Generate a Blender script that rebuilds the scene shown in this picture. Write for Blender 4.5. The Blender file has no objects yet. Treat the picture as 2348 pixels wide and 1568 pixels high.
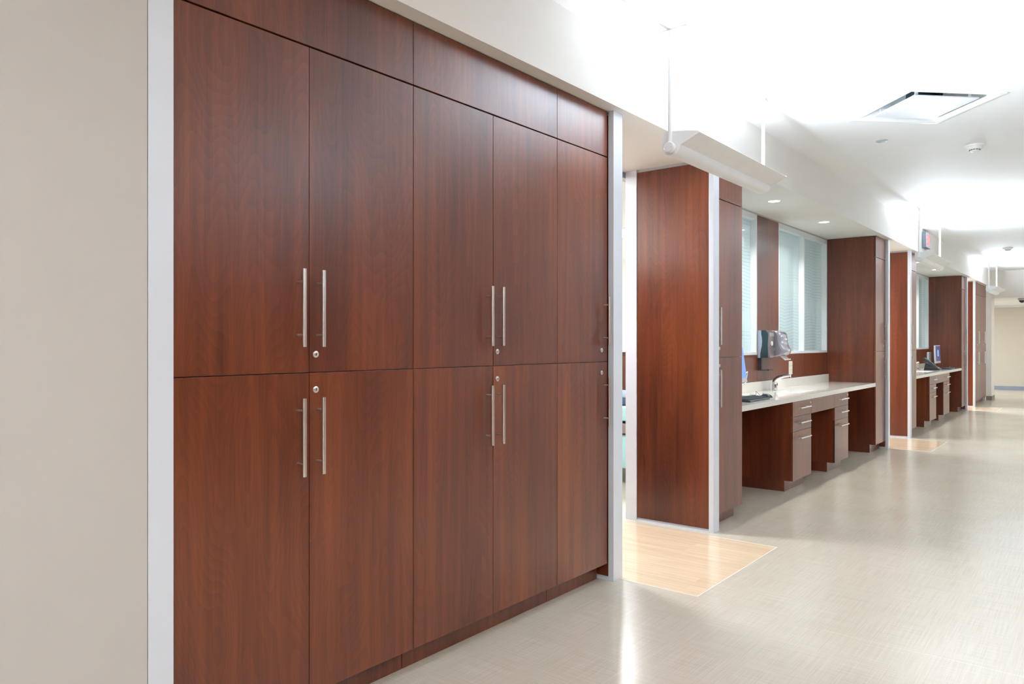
import bpy, bmesh, math, random
from mathutils import Vector, Matrix
random.seed(4)
C = bpy.context.scene.collection
PI = math.pi
# ------------------------------------------------------------------ materials
def new_mat(name):
    m = bpy.data.materials.new(name); m.use_nodes = True
    nt = m.node_tree; b = nt.nodes['Principled BSDF']
    return m, nt, b
def N(nt, t, **kw):
    n = nt.nodes.new(t)
    for k, v in kw.items():
        if k in n.inputs: n.inputs[k].default_value = v
        else: setattr(n, k, v)
    return n
def lk(nt, a, b): nt.links.new(a, b)
def rgb(c): return (c[0], c[1], c[2], 1)
def plain(name, col, rough=.5, metal=0, spec=.5, var=.03, vs=6, bump=0, bs=300, coat=0):
    """painted / moulded surface with slight procedural mottling"""
    m, nt, b = new_mat(name)
    tc = N(nt, 'ShaderNodeTexCoord'); nz = N(nt, 'ShaderNodeTexNoise'); nz.inputs['Scale'].default_value = vs
    nz.inputs['Detail'].default_value = 3
    lk(nt, tc.outputs['Object'], nz.inputs['Vector'])
    cr = N(nt, 'ShaderNodeValToRGB')
    cr.color_ramp.elements[0].color = rgb([c * (1 - var) for c in col]); cr.color_ramp.elements[0].position = .3
    cr.color_ramp.elements[1].color = rgb([min(1, c * (1 + var)) for c in col]); cr.color_ramp.elements[1].position = .7
    lk(nt, nz.outputs['Fac'], cr.inputs['Fac']); lk(nt, cr.outputs['Color'], b.inputs['Base Color'])
    b.inputs['Roughness'].default_value = rough; b.inputs['Metallic'].default_value = metal
    b.inputs['Specular IOR Level'].default_value = spec; b.inputs['Coat Weight'].default_value = coat
    if bump:
        n2 = N(nt, 'ShaderNodeTexNoise'); n2.inputs['Scale'].default_value = bs
        lk(nt, tc.outputs['Object'], n2.inputs['Vector'])
        bp = N(nt, 'ShaderNodeBump'); bp.inputs['Strength'].default_value = bump; bp.inputs['Distance'].default_value = .001
        lk(nt, n2.outputs['Fac'], bp.inputs['Height']); lk(nt, bp.outputs['Normal'], b.inputs['Normal'])
    return m
def emis(name, col, s):
    m, nt, b = new_mat(name)
    b.inputs['Base Color'].default_value = rgb(col); b.inputs['Emission Color'].default_value = rgb(col)
    b.inputs['Emission Strength'].default_value = s
    return m
def wood_mat(name, dark, mid, hot, rough=.33, spec=.6, horiz=False):
    """cherry laminate: vertical figure with drawn-out cathedral arches and fine fibres"""
    m, nt, b = new_mat(name)
    tc = N(nt, 'ShaderNodeTexCoord'); oi = N(nt, 'ShaderNodeObjectInfo')
    sep = N(nt, 'ShaderNodeSeparateXYZ'); lk(nt, tc.outputs['Object'], sep.inputs[0])
    ad = N(nt, 'ShaderNodeMath', operation='ADD'); lk(nt, sep.outputs['X'], ad.inputs[0]); lk(nt, sep.outputs['Y'], ad.inputs[1])
    r1 = N(nt, 'ShaderNodeMath', operation='MULTIPLY'); lk(nt, oi.outputs['Random'], r1.inputs[0]); r1.inputs[1].default_value = 37
    h = N(nt, 'ShaderNodeMath', operation='ADD'); lk(nt, ad.outputs[0], h.inputs[0]); lk(nt, r1.outputs[0], h.inputs[1])
    def vec(sh, sz):
        cb = N(nt, 'ShaderNodeCombineXYZ')
        a = N(nt, 'ShaderNodeMath', operation='MULTIPLY'); lk(nt, h.outputs[0], a.inputs[0]); a.inputs[1].default_value = sh
        c = N(nt, 'ShaderNodeMath', operation='MULTIPLY'); lk(nt, sep.outputs['Z'], c.inputs[0]); c.inputs[1].default_value = sz
        lk(nt, a.outputs[0], cb.inputs[0]); lk(nt, c.outputs[0], cb.inputs[2]); lk(nt, r1.outputs[0], cb.inputs[1])
        return cb.outputs[0]
    # arches: contour lines of a slow, tall noise field
    n1 = N(nt, 'ShaderNodeTexNoise'); n1.inputs['Scale'].default_value = 1; n1.inputs['Detail'].default_value = .6
    lk(nt, vec(5.2, 1.05), n1.inputs['Vector'])
    ml = N(nt, 'ShaderNodeMath', operation='MULTIPLY'); lk(nt, n1.outputs['Fac'], ml.inputs[0]); ml.inputs[1].default_value = 34
    ws = N(nt, 'ShaderNodeMath', operation='FRACT'); lk(nt, ml.outputs[0], ws.inputs[0])
    n2 = N(nt, 'ShaderNodeTexNoise'); n2.inputs['Scale'].default_value = 1; n2.inputs['Detail'].default_value = 5; n2.inputs['Roughness'].default_value = .6
    lk(nt, vec(26, .9), n2.inputs['Vector'])
    n3 = N(nt, 'ShaderNodeTexNoise'); n3.inputs['Scale'].default_value = 1; n3.inputs['Detail'].default_value = 4
    lk(nt, vec(170, 4), n3.inputs['Vector'])
    n4 = N(nt, 'ShaderNodeTexNoise'); n4.inputs['Scale'].default_value = 1; n4.inputs['Detail'].default_value = 2
    lk(nt, vec(2.6, .55), n4.inputs['Vector'])
    def mul(o, k):
        a = N(nt, 'ShaderNodeMath', operation='MULTIPLY'); lk(nt, o, a.inputs[0]); a.inputs[1].default_value = k; return a.outputs[0]
    def add(a_, b_):
        a = N(nt, 'ShaderNodeMath', operation='ADD'); lk(nt, a_, a.inputs[0]); lk(nt, b_, a.inputs[1]); return a.outputs[0]
    f = add(add(mul(ws.outputs[0], .060), mul(n2.outputs['Fac'], .42)), add(mul(n3.outputs['Fac'], .15), mul(n4.outputs['Fac'], .50)))
    cr = N(nt, 'ShaderNodeValToRGB'); e = cr.color_ramp.elements
    e[0].position = .40; e[0].color = rgb(dark); e[1].position = .735; e[1].color = rgb(hot)
    x = e.new(.55); x.color = rgb(mid)
    lk(nt, f, cr.inputs['Fac']); lk(nt, cr.outputs['Color'], b.inputs['Base Color'])
    b.inputs['Roughness'].default_value = rough; b.inputs['Specular IOR Level'].default_value = spec
    return m
M = {}
M['wood'] = wood_mat('cherry_laminate', (.056, .0110, .0040), (.118, .0250, .0078), (.205, .050, .0140), rough=.29, spec=.68)
M['dark'] = plain('shadow_gap', (.03, .01, .006), .7)
M['edge'] = plain('cabinet_edge_band', (.16, .045, .022), .4)
M['wall'] = plain('wall_paint_cream', (.75, .71, .65), .6, var=.008, vs=2)
M['wall_far'] = plain('far_wall_paint', (.62, .58, .50), .6, var=.01, vs=2)
M['panel'] = plain('wall_panel_greige', (.525, .495, .465), .5, var=.012, vs=1.5)
M['ceiling'] = plain('ceiling_paint_white', (.84, .845, .84), .7, var=.006, vs=2)
M['wall_pale'] = plain('wall_paint_pale', (.80, .81, .83), .5, var=.008, vs=2)
M['soffit'] = plain('soffit_paint', (.78, .755, .715), .6, var=.008, vs=2)
M['alu'] = plain('anodised_aluminium', (.72, .76, .83), .34, metal=.1, var=.012, vs=3)
M['alu_track'] = plain('aluminium_track', (.42, .44, .47), .4, metal=.5)
M['steel'] = plain('brushed_steel', (.74, .72, .69), .3, metal=1, var=.05, vs=80)
M['steel_dark'] = plain('steel_standoff', (.30, .26, .24), .35, metal=1)
M['nickel'] = plain('nickel_lock', (.75, .73, .68), .28, metal=1)
M['chrome'] = plain('chrome', (.85, .86, .88), .07, metal=1, var=.01)
M['slot'] = plain('dark_slot', (.01, .01, .012), .6)
M['counter'] = plain('solid_surface_ivory', (.80, .785, .73), .07, var=.015, vs=120)
M['sink'] = plain('sink_white', (.86, .87, .86), .15)
M['fix'] = plain('fixture_white_enamel', (.80, .81, .82), .35)
M['fixin'] = plain('reflector_white', (.9, .9, .9), .5)
M['rod'] = plain('rod_white', (.84, .84, .85), .3)
M['frame'] = plain('window_frame_white', (.74, .78, .80), .35, var=.01)
M['white_plastic'] = plain('white_plastic', (.80, .80, .77), .4)
M['cream_plastic'] = plain('cream_plastic', (.76, .72, .60), .4)
M['black'] = plain('black_plastic', (.025, .03, .034), .38, var=.1)
M['keys'] = plain('keycaps', (.035, .045, .052), .5, var=.1)
M['greyp'] = plain('grey_plastic', (.36, .40, .44), .4)
M['silver_plastic'] = plain('silver_plastic', (.52, .53, .57), .35)
M['brown_base'] = plain('brown_cove_base', (.17, .13, .09), .5)
M['grey_base'] = plain('blue_grey_cove_base', (.28, .33, .42), .5)
M['smoke'] = plain('smoke_grey_cover', (.30, .285, .34), .2, metal=.45, coat=.6)
M['smoke2'] = plain('smoke_brown_cover', (.20, .165, .165), .18, metal=.2, coat=.5)
M['teal'] = plain('dark_teal_shell', (.018, .040, .052), .35)
M['ltblue'] = plain('light_blue_grey_shell', (.33, .41, .50), .4)
M['paper'] = plain('paper_towel', (.86, .86, .84), .8)
M['mint'] = plain('mint_vinyl', (.36, .66, .66), .4)
M['blanket'] = plain('navy_cloth', (.07, .10, .17), .8)
M['lamp'] = emis('downlight_lens', (1, .98, .95), 9)
M['tube'] = emis('fluorescent_tube', (1, 1, 1), 7)
M['panel_light'] = emis('room_light_lens', (1, .99, .97), 2.2)
M['daylight'] = emis('daylit_window', (.90, .97, 1.0), 3.6)
M['red'] = emis('exit_red', (1, .09, .09), .8)
M['exit_face'] = plain('exit_face', (.55, .58, .62), .35)
M['exit_box'] = plain('exit_housing', (.10, .12, .15), .45)
M['metal_dark'] = plain('duct_dark', (.02, .03, .035), .5)
M['plaque'] = plain('diffuser_plaque', (.70, .71, .73), .4)
M['duct'] = plain('diffuser_back', (.45, .50, .53), .4, metal=.2)

def screen_mat():
    m, nt, b = new_mat('monitor_screen_blue')
    tc = N(nt, 'ShaderNodeTexCoord'); nz = N(nt, 'ShaderNodeTexNoise'); nz.inputs['Scale'].default_value = 3
    lk(nt, tc.outputs['Object'], nz.inputs['Vector'])
    cr = N(nt, 'ShaderNodeValToRGB'); cr.color_ramp.elements[0].color = (.045, .045, .17, 1); cr.color_ramp.elements[1].color = (.08, .10, .32, 1)
    lk(nt, nz.outputs['Fac'], cr.inputs['Fac']); lk(nt, cr.outputs['Color'], b.inputs['Emission Color'])
    b.inputs['Base Color'].default_value = (.01, .01, .02, 1); b.inputs['Roughness'].default_value = .2
    b.inputs['Emission Strength'].default_value = .9
    return m
M['screen'] = screen_mat()
M['screen_bright'] = emis('monitor_screen_bright', (.10, .22, .62), .95)
M['screen_win'] = emis('screen_window', (.12, .33, .62), .9)

def floor_mat():
    m, nt, b = new_mat('linen_vinyl_floor')
    tc = N(nt, 'ShaderNodeTexCoord')
    def band(sx, sy, det=3):
        mp = N(nt, 'ShaderNodeMapping'); mp.inputs['Scale'].default_value = (sx, sy, 1)
        lk(nt, tc.outputs['Object'], mp.inputs['Vector'])
        n = N(nt, 'ShaderNodeTexNoise'); n.inputs['Scale'].default_value = 1; n.inputs['Detail'].default_value = det; n.inputs['Roughness'].default_value = .6
        lk(nt, mp.outputs[0], n.inputs['Vector']); return n.outputs['Fac']
    a = band(150, 3.2); c = band(3.2, 150); d = band(1.1, 1.1, 2)
    m1 = N(nt, 'ShaderNodeMath', operation='ADD'); lk(nt, a, m1.inputs[0]); lk(nt, c, m1.inputs[1])
    m2 = N(nt, 'ShaderNodeMath', operation='MULTIPLY_ADD'); lk(nt, m1.outputs[0], m2.inputs[0]); m2.inputs[1].default_value = .5
    m3 = N(nt, 'ShaderNodeMath', operation='MULTIPLY_ADD'); lk(nt, d, m3.inputs[0]); m3.inputs[1].default_value = .25; m3.inputs[2].default_value = -.125
    lk(nt, m3.outputs[0], m2.inputs[2])
    cr = N(nt, 'ShaderNodeValToRGB'); e = cr.color_ramp.elements
    e[0].position = .33; e[0].color = (.505, .445, .36, 1); e[1].position = .68; e[1].color = (.62, .57, .485, 1)
    x = e.new(.5); x.color = (.565, .51, .42, 1)
    lk(nt, m2.outputs[0], cr.inputs['Fac'])
    # welded sheet seams across the corridor (every 1.95 m... measured 3.70, 4.93, 6.85)
    sp = N(nt, 'ShaderNodeSeparateXYZ'); lk(nt, tc.outputs['Object'], sp.inputs[0])
    lines = None
    for y0 in (1.83, 3.69, 4.93, 6.83, 8.7, 10.6, 12.5, 14.4):
        s = N(nt, 'ShaderNodeMath', operation='SUBTRACT'); lk(nt, sp.outputs['Y'], s.inputs[0]); s.inputs[1].default_value = y0
        ab = N(nt, 'ShaderNodeMath', operation='ABSOLUTE'); lk(nt, s.outputs[0], ab.inputs[0])
        lt = N(nt, 'ShaderNodeMath', operation='LESS_THAN'); lk(nt, ab.outputs[0], lt.inputs[0]); lt.inputs[1].default_value = .0018
        if lines is None: lines = lt.outputs[0]
        else:
            mx = N(nt, 'ShaderNodeMath', operation='MAXIMUM'); lk(nt, lines, mx.inputs[0]); lk(nt, lt.outputs[0], mx.inputs[1]); lines = mx.outputs[0]
    gx = N(nt, 'ShaderNodeMath', operation='GREATER_THAN'); lk(nt, sp.outputs['X'], gx.inputs[0]); gx.inputs[1].default_value = -1.05
    ml = N(nt, 'ShaderNodeMath', operation='MULTIPLY'); lk(nt, lines, ml.inputs[0]); lk(nt, gx.outputs[0], ml.inputs[1])
    ml2 = N(nt, 'ShaderNodeMath', operation='MULTIPLY'); lk(nt, ml.outputs[0], ml2.inputs[0]); ml2.inputs[1].default_value = .45
    mx = N(nt, 'ShaderNodeMix', data_type='RGBA'); lk(nt, ml2.outputs[0], mx.inputs['Factor'])
    lk(nt, cr.outputs['Color'], mx.inputs['A']); mx.inputs['B'].default_value = (.72, .70, .64, 1)
    lk(nt, mx.outputs['Result'], b.inputs['Base Color'])
    rr = N(nt, 'ShaderNodeTexNoise'); rr.inputs['Scale'].default_value = 1.6; rr.inputs['Detail'].default_value = 4; lk(nt, tc.outputs['Object'], rr.inputs['Vector'])
    mr = N(nt, 'ShaderNodeMapRange'); mr.inputs['To Min'].default_value = .18; mr.inputs['To Max'].default_value = .265
    lk(nt, rr.outputs['Fac'], mr.inputs['Value']); lk(nt, mr.outputs[0], b.inputs['Roughness'])
    b.inputs['Specular IOR Level'].default_value = .62
    nb = N(nt, 'ShaderNodeTexNoise'); nb.inputs['Scale'].default_value = 1.3; nb.inputs['Detail'].default_value = 1; lk(nt, tc.outputs['Object'], nb.inputs['Vector'])
    bp = N(nt, 'ShaderNodeBump'); bp.inputs['Strength'].default_value = .25; bp.inputs['Distance'].default_value = .006
    lk(nt, nb.outputs['Fac'], bp.inputs['Height']); lk(nt, bp.outputs['Normal'], b.inputs['Normal'])
    return m
M['floor'] = floor_mat()
def plank_mat():
    m, nt, b = new_mat('maple_plank_vinyl')
    tc = N(nt, 'ShaderNodeTexCoord')
    bt = N(nt, 'ShaderNodeTexBrick'); bt.offset = .37; bt.inputs['Scale'].default_value = 1
    bt.inputs['Brick Width'].default_value = .92; bt.inputs['Row Height'].default_value = .078; bt.inputs['Mortar Size'].default_value = .0006
    bt.inputs['Color1'].default_value = (.80, .625, .45, 1); bt.inputs['Color2'].default_value = (.73, .55, .385, 1); bt.inputs['Mortar'].default_value = (.62, .45, .28, 1)
    lk(nt, tc.outputs['Object'], bt.inputs['Vector'])
    mp = N(nt, 'ShaderNodeMapping'); mp.inputs['Scale'].default_value = (2.2, 60, 1); lk(nt, tc.outputs['Object'], mp.inputs['Vector'])
    n = N(nt, 'ShaderNodeTexNoise'); n.inputs['Scale'].default_value = 1; n.inputs['Detail'].default_value = 4; lk(nt, mp.outputs[0], n.inputs['Vector'])
    cr = N(nt, 'ShaderNodeValToRGB'); cr.color_ramp.elements[0].color = (.86, .845, .82, 1); cr.color_ramp.elements[1].color = (1, 1, 1, 1)
    cr.color_ramp.elements[0].position = .3; cr.color_ramp.elements[1].position = .62
    lk(nt, n.outputs['Fac'], cr.inputs['Fac'])
    mx = N(nt, 'ShaderNodeMix', data_type='RGBA', blend_type='MULTIPLY'); mx.inputs['Factor'].default_value = 1
    lk(nt, bt.outputs['Color'], mx.inputs['A']); lk(nt, cr.outputs['Color'], mx.inputs['B']); lk(nt, mx.outputs['Result'], b.inputs['Base Color'])
    b.inputs['Roughness'].default_value = .14; b.inputs['Specular IOR Level'].default_value = .6
    return m
M['plank'] = plank_mat()
def glass_mat():
    m, nt, b = new_mat('patterned_frosted_glass')
    nt.nodes.remove(b); out = nt.nodes['Material Output']
    tc = N(nt, 'ShaderNodeTexCoord'); sp = N(nt, 'ShaderNodeSeparateXYZ'); lk(nt, tc.outputs['Object'], sp.inputs[0])
    # wavy horizontal threads
    mp = N(nt, 'ShaderNodeMapping'); mp.inputs['Scale'].default_value = (1, 3.2, 1.6); lk(nt, tc.outputs['Object'], mp.inputs['Vector'])
    n = N(nt, 'ShaderNodeTexNoise'); n.inputs['Scale'].default_value = 1; n.inputs['Detail'].default_value = 2; lk(nt, mp.outputs[0], n.inputs['Vector'])
    w = N(nt, 'ShaderNodeMath', operation='MULTIPLY_ADD'); lk(nt, n.outputs['Fac'], w.inputs[0]); w.inputs[1].default_value = .075; lk(nt, sp.outputs['Z'], w.inputs[2])
    q = N(nt, 'ShaderNodeMath', operation='MULTIPLY'); lk(nt, w.outputs[0], q.inputs[0]); q.inputs[1].default_value = 1 / .036
    fr = N(nt, 'ShaderNodeMath', operation='FRACT'); lk(nt, q.outputs[0], fr.inputs[0])
    l1 = N(nt, 'ShaderNodeMath', operation='LESS_THAN'); lk(nt, fr.outputs[0], l1.inputs[0]); l1.inputs[1].default_value = .15
    mz = N(nt, 'ShaderNodeMapping'); mz.inputs['Scale'].default_value = (0, .5, 3.1); lk(nt, tc.outputs['Object'], mz.inputs['Vector'])
    nz = N(nt, 'ShaderNodeTexNoise'); nz.inputs['Scale'].default_value = 1; lk(nt, mz.outputs[0], nz.inputs['Vector'])
    gz = N(nt, 'ShaderNodeMapRange'); gz.inputs['From Min'].default_value = .42; gz.inputs['From Max'].default_value = .58; lk(nt, nz.outputs['Fac'], gz.inputs['Value'])
    l1b = N(nt, 'ShaderNodeMath', operation='MULTIPLY'); lk(nt, l1.outputs[0], l1b.inputs[0]); lk(nt, gz.outputs[0], l1b.inputs[1]); l1 = l1b
    qv = N(nt, 'ShaderNodeMath', operation='MULTIPLY'); lk(nt, sp.outputs['Y'], qv.inputs[0]); qv.inputs[1].default_value = 1 / .034
    fv = N(nt, 'ShaderNodeMath', operation='FRACT'); lk(nt, qv.outputs[0], fv.inputs[0])
    l2 = N(nt, 'ShaderNodeMath', operation='LESS_THAN'); lk(nt, fv.outputs[0], l2.inputs[0]); l2.inputs[1].default_value = .2
    h2 = N(nt, 'ShaderNodeMath', operation='MULTIPLY'); lk(nt, l2.outputs[0], h2.inputs[0]); h2.inputs[1].default_value = .35
    mx = N(nt, 'ShaderNodeMath', operation='MAXIMUM'); lk(nt, l1.outputs[0], mx.inputs[0]); lk(nt, h2.outputs[0], mx.inputs[1])
    col = N(nt, 'ShaderNodeMix', data_type='RGBA'); lk(nt, mx.outputs[0], col.inputs['Factor'])
    col.inputs['A'].default_value = (.78, .875, .89, 1); col.inputs['B'].default_value = (.55, .66, .69, 1)
    tr = N(nt, 'ShaderNodeBsdfTranslucent'); lk(nt, col.outputs['Result'], tr.inputs['Color'])
    df = N(nt, 'ShaderNodeBsdfDiffuse'); lk(nt, col.outputs['Result'], df.inputs['Color'])
    tp = N(nt, 'ShaderNodeBsdfTransparent'); tp.inputs['Color'].default_value = (.86, .96, .95, 1)
    gl = N(nt, 'ShaderNodeBsdfGlossy'); gl.inputs['Roughness'].default_value = .06
    a = N(nt, 'ShaderNodeMixShader'); a.inputs[0].default_value = .15; lk(nt, tr.outputs[0], a.inputs[1]); lk(nt, df.outputs[0], a.inputs[2])
    c = N(nt, 'ShaderNodeMixShader'); c.inputs[0].default_value = .25; lk(nt, a.outputs[0], c.inputs[1]); lk(nt, tp.outputs[0], c.inputs[2])
    fz = N(nt, 'ShaderNodeFresnel'); fz.inputs['IOR'].default_value = 1.5
    d = N(nt, 'ShaderNodeMixShader'); lk(nt, fz.outputs[0], d.inputs[0]); lk(nt, c.outputs[0], d.inputs[1]); lk(nt, gl.outputs[0], d.inputs[2])
    lk(nt, d.outputs[0], out.inputs['Surface'])
    return m
M['glass'] = glass_mat()
def clear_mat():
    m, nt, b = new_mat('clear_door_glass')
    nt.nodes.remove(b); out = nt.nodes['Material Output']
    tp = N(nt, 'ShaderNodeBsdfTransparent'); tp.inputs['Color'].default_value = (.92, .97, .96, 1)
    gl = N(nt, 'ShaderNodeBsdfGlossy'); gl.inputs['Roughness'].default_value = .02
    fz = N(nt, 'ShaderNodeFresnel'); fz.inputs['IOR'].default_value = 1.45
    d = N(nt, 'ShaderNodeMixShader'); lk(nt, fz.outputs[0], d.inputs[0]); lk(nt, tp.outputs[0], d.inputs[1]); lk(nt, gl.outputs[0], d.inputs[2])
    lk(nt, d.outputs[0], out.inputs['Surface']); return m
M['clear'] = clear_mat()

# ------------------------------------------------------------------ geometry helpers (world coordinates)
def bx(bm, x0, x1, y0, y1, z0, z1, bev=0):
    x0, x1 = min(x0, x1), max(x0, x1); y0, y1 = min(y0, y1), max(y0, y1); z0, z1 = min(z0, z1), max(z0, z1)
    v = [bm.verts.new((x, y, z)) for x in (x0, x1) for y in (y0, y1) for z in (z0, z1)]
    fs = [bm.faces.new([v[i] for i in q]) for q in ((0, 1, 3, 2), (4, 6, 7, 5), (0, 4, 5, 1), (2, 3, 7, 6), (0, 2, 6, 4), (1, 5, 7, 3))]
    if bev:
        es = set(e for f in fs for e in f.edges)
        bmesh.ops.bevel(bm, geom=list(es), offset=bev, segments=2, affect='EDGES', profile=.5)
    return bm
def BM(*a, **k):
    bm = bmesh.new()
    if a: bx(bm, *a, **k)
    return bm
def tube(bm, pts, r, seg=12, cap=True):
    """round tube along a polyline; r number or list"""
    pts = [Vector(p) for p in pts]; rings = []; n = len(pts)
    up = None
    for i, p in enumerate(pts):
        d = (pts[min(i + 1, n - 1)] - pts[max(i - 1, 0)]).normalized()
        if up is None:
            up = d.orthogonal().normalized()
        up = (up - d * up.dot(d)).normalized(); s = d.cross(up)
        rr = r[i] if isinstance(r, (list, tuple)) else r
        rings.append([bm.verts.new(p + (up * math.cos(2 * PI * k / seg) + s * math.sin(2 * PI * k / seg)) * rr) for k in range(seg)])
    for a, b in zip(rings, rings[1:]):
        for k in range(seg): bm.faces.new((a[k], a[(k + 1) % seg], b[(k + 1) % seg], b[k]))
    if cap:
        bm.faces.new(rings[0][::-1]); bm.faces.new(rings[-1])
    return bm
def lathe(bm, cx, cy, prof, seg=32):
    """profile list of (r, z) about a vertical axis"""
    rings = []
    for r, z in prof:
        if r < 1e-6: rings.append([bm.verts.new((cx, cy, z))])
        else: rings.append([bm.verts.new((cx + r * math.cos(2 * PI * k / seg), cy + r * math.sin(2 * PI * k / seg), z)) for k in range(seg)])
    for a, b in zip(rings, rings[1:]):
        for k in range(seg):
            k2 = (k + 1) % seg
            if len(a) == 1: bm.faces.new((a[0], b[k], b[k2]))
            elif len(b) == 1: bm.faces.new((a[k], b[0], a[k2]))
            else: bm.faces.new((a[k], a[k2], b[k2], b[k]))
    return bm
def prism(bm, prof, y0, y1):
    """closed (x,z) outline extruded along Y"""
    a = [bm.verts.new((x, y0, z)) for x, z in prof]; b = [bm.verts.new((x, y1, z)) for x, z in prof]
    n = len(prof)
    bm.faces.new(a[::-1]); bm.faces.new(b)
    for i in range(n): bm.faces.new((a[i], a[(i + 1) % n], b[(i + 1) % n], b[i]))
    return bm
def xform(bm, mat):
    bmesh.ops.transform(bm, matrix=mat, verts=bm.verts); return bm
def obj(name, bm, m, parent=None, smooth=False, label=None):
    bmesh.ops.recalc_face_normals(bm, faces=bm.faces)
    off = parent_world(parent) if parent else Vector((0, 0, 0))
    for v in bm.verts: v.co -= off
    me = bpy.data.meshes.new(name); bm.to_mesh(me); bm.free()
    me.materials.append(M[m] if isinstance(m, str) else m)
    if smooth:
        for p in me.polygons: p.use_smooth = True
        try: me.set_sharp_from_angle(angle=math.radians(38))
        except Exception: pass
    o = bpy.data.objects.new(name, me); C.objects.link(o)
    if parent: o.parent = parent
    if label: o['label'] = label
    return o
def parent_world(p):
    v = Vector((0, 0, 0))
    while p: v += p.location; p = p.parent
    return v
def thing(name, label, cat, loc, group=None):
    o = bpy.data.objects.new(name, None); C.objects.link(o); o.location = loc; o.empty_display_size = .05
    o['label'] = label; o['category'] = cat
    if group: o['group'] = group
    return o
def tag(o, label, cat, group=None):
    o['label'] = label; o['category'] = cat
    if group: o['group'] = group
    return o
def struct(name, bm, m, parent=None, smooth=False):
    o = obj(name, bm, m, parent, smooth)
    if not parent: o['kind'] = 'structure'
    return o
def ground(o):
    """move a single-mesh thing's origin to the middle of its base"""
    vs = o.data.vertices
    xs = [v.co.x for v in vs]; ys = [v.co.y for v in vs]; zs = [v.co.z for v in vs]
    c = Vector(((min(xs) + max(xs)) / 2, (min(ys) + max(ys)) / 2, min(zs)))
    for v in vs: v.co -= c
    o.location = c; return o

# ------------------------------------------------------------------ key planes (metres)
DX = -2.244      # cabinet door faces
PX = -2.21       # aluminium post faces
BX = -2.16       # soffit face
BACK = -2.82     # back of the work alcoves
GX = -2.95       # glass sliding door line
ZS = 2.706       # soffit underside
ZC = 3.08        # corridor ceiling
YE = 21.0        # end of the run of bays
ZE = 2.466       # low ceiling beyond
XR = 2.75        # opposite side of the corridor
XL = -7.2        # outer wall of rooms
YB = -6.0

# ------------------------------------------------------------------ setting
struct('floor', BM(XL, XR + 1, YB - .2, 27, -.06, 0), 'floor')
def ceiling_mesh():
    bm = bmesh.new()
    cx, cy, r = -1.033, 6.06, .455
    o = [bm.verts.new(p) for p in ((BX - .3, YB - .2, ZC), (XR + .2, YB - .2, ZC), (XR + .2, YE + .2, ZC), (BX - .3, YE + .2, ZC))]
    i = [bm.verts.new((cx + dx, cy + dy, ZC)) for dx, dy in ((-r, 0), (0, -r), (r, 0), (0, r))]
    # o0-o1-o2-o3 around the diamond i0(left) i1(near) i2(right) i3(far)
    for f in ((o[0], o[1], i[1]), (o[1], i[2], i[1]), (o[1], o[2], i[2]), (o[2], i[3], i[2]), (o[2], o[3], i[3]), (o[3], i[0], i[3]), (o[3], o[0], i[0]), (o[0], i[1], i[0])):
        bm.faces.new(f)
    bmesh.ops.triangulate(bm, faces=bm.faces)
    ret = bmesh.ops.extrude_face_region(bm, geom=list(bm.faces))
    for v in [g for g in ret['geom'] if isinstance(g, bmesh.types.BMVert)]: v.co.z += .16
    return bm
struct('ceiling', ceiling_mesh(), 'ceiling')
struct('ceiling.001', BM(XL, BX, YB, YE, ZS, ZC + .2), 'soffit')                 # dropped soffit over bays and rooms
struct('ceiling.002', BM(BX - 1.6, XR + 1, YE + .55, 26.2, ZE, ZE + .2), 'ceiling')   # low ceiling of the cross corridor
struct('wall_right', BM(XR, XR + .15, YB, 27, 0, ZC), 'wall_pale')
struct('added_cladding', BM(XR - .03, XR, YB, 6.6, 0, 2.3), 'wood')   # unseen dark cladding added opposite the cabinets to cut haze in their reflections
struct('wall_rear', BM(XL, XR, YB - .15, YB, 0, ZC), 'wall')
struct('wall_left', BM(-2.30, PX - .003, YB, 1.038, 0, ZS), 'panel')
struct('wall_room_side', BM(XL - .15, XL, YB, 27, 0, ZC), 'wall')
# end wall with its wide opening
bm = BM(-2.9, -2.157, YE, YE + .6, 0, ZS); bx(bm, BX, XR, YE, YE + .6, ZE, ZC); bx(bm, 2.0, XR, YE, YE + .6, 0, ZE)
struct('wall_end', bm, 'wall')
struct('wall_far', BM(XL, XR + 1, 26.0, 26.15, 0, ZE + .1), 'wall_far')
bm = BM(XL, XR + 1, 25.94, 26.0, ZE - .055, ZE); struct('trim_light_strip', bm, 'frame')  # white strip stands in for the band of light along the wall top
struct('baseboard_far', BM(XL, XR + 1, 25.985, 26.0, 0, .11, bev=.003), 'grey_base')
bm = BM(-2.32, -2.145, YE - .012, YE, 0, .1); bx(bm, -2.157, -2.145, YE, YE + .6, 0, .1)
struct('baseboard_end', bm, 'brown_base')
struct('wall_passage', BM(XL, -2.9, YE + .45, YE + .6, 0, ZS), 'wall')
struct('wall_side_end', BM(-2.95, -2.9, 18.8, YE + .6, 0, ZS), 'wall')

# wooden patches of floor that run from each room out into the corridor
patches = [(3.755, 4.99), (10.60, 11.80), (17.60, 18.66)]
for y0, y1 in patches:
    struct('floor', BM(-2.98, -1.728, y0, y1, 0, .0016), 'plank')
    bm = BM(-1.728, -1.7235, y0 - .0045, y1 + .0045, 0, .0018); bx(bm, -2.2, -1.728, y0 - .0045, y0, 0, .0018); bx(bm, -2.2, -1.728, y1, y1 + .0045, 0, .0018)
    struct('trim_2', bm, 'white_plastic')

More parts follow.
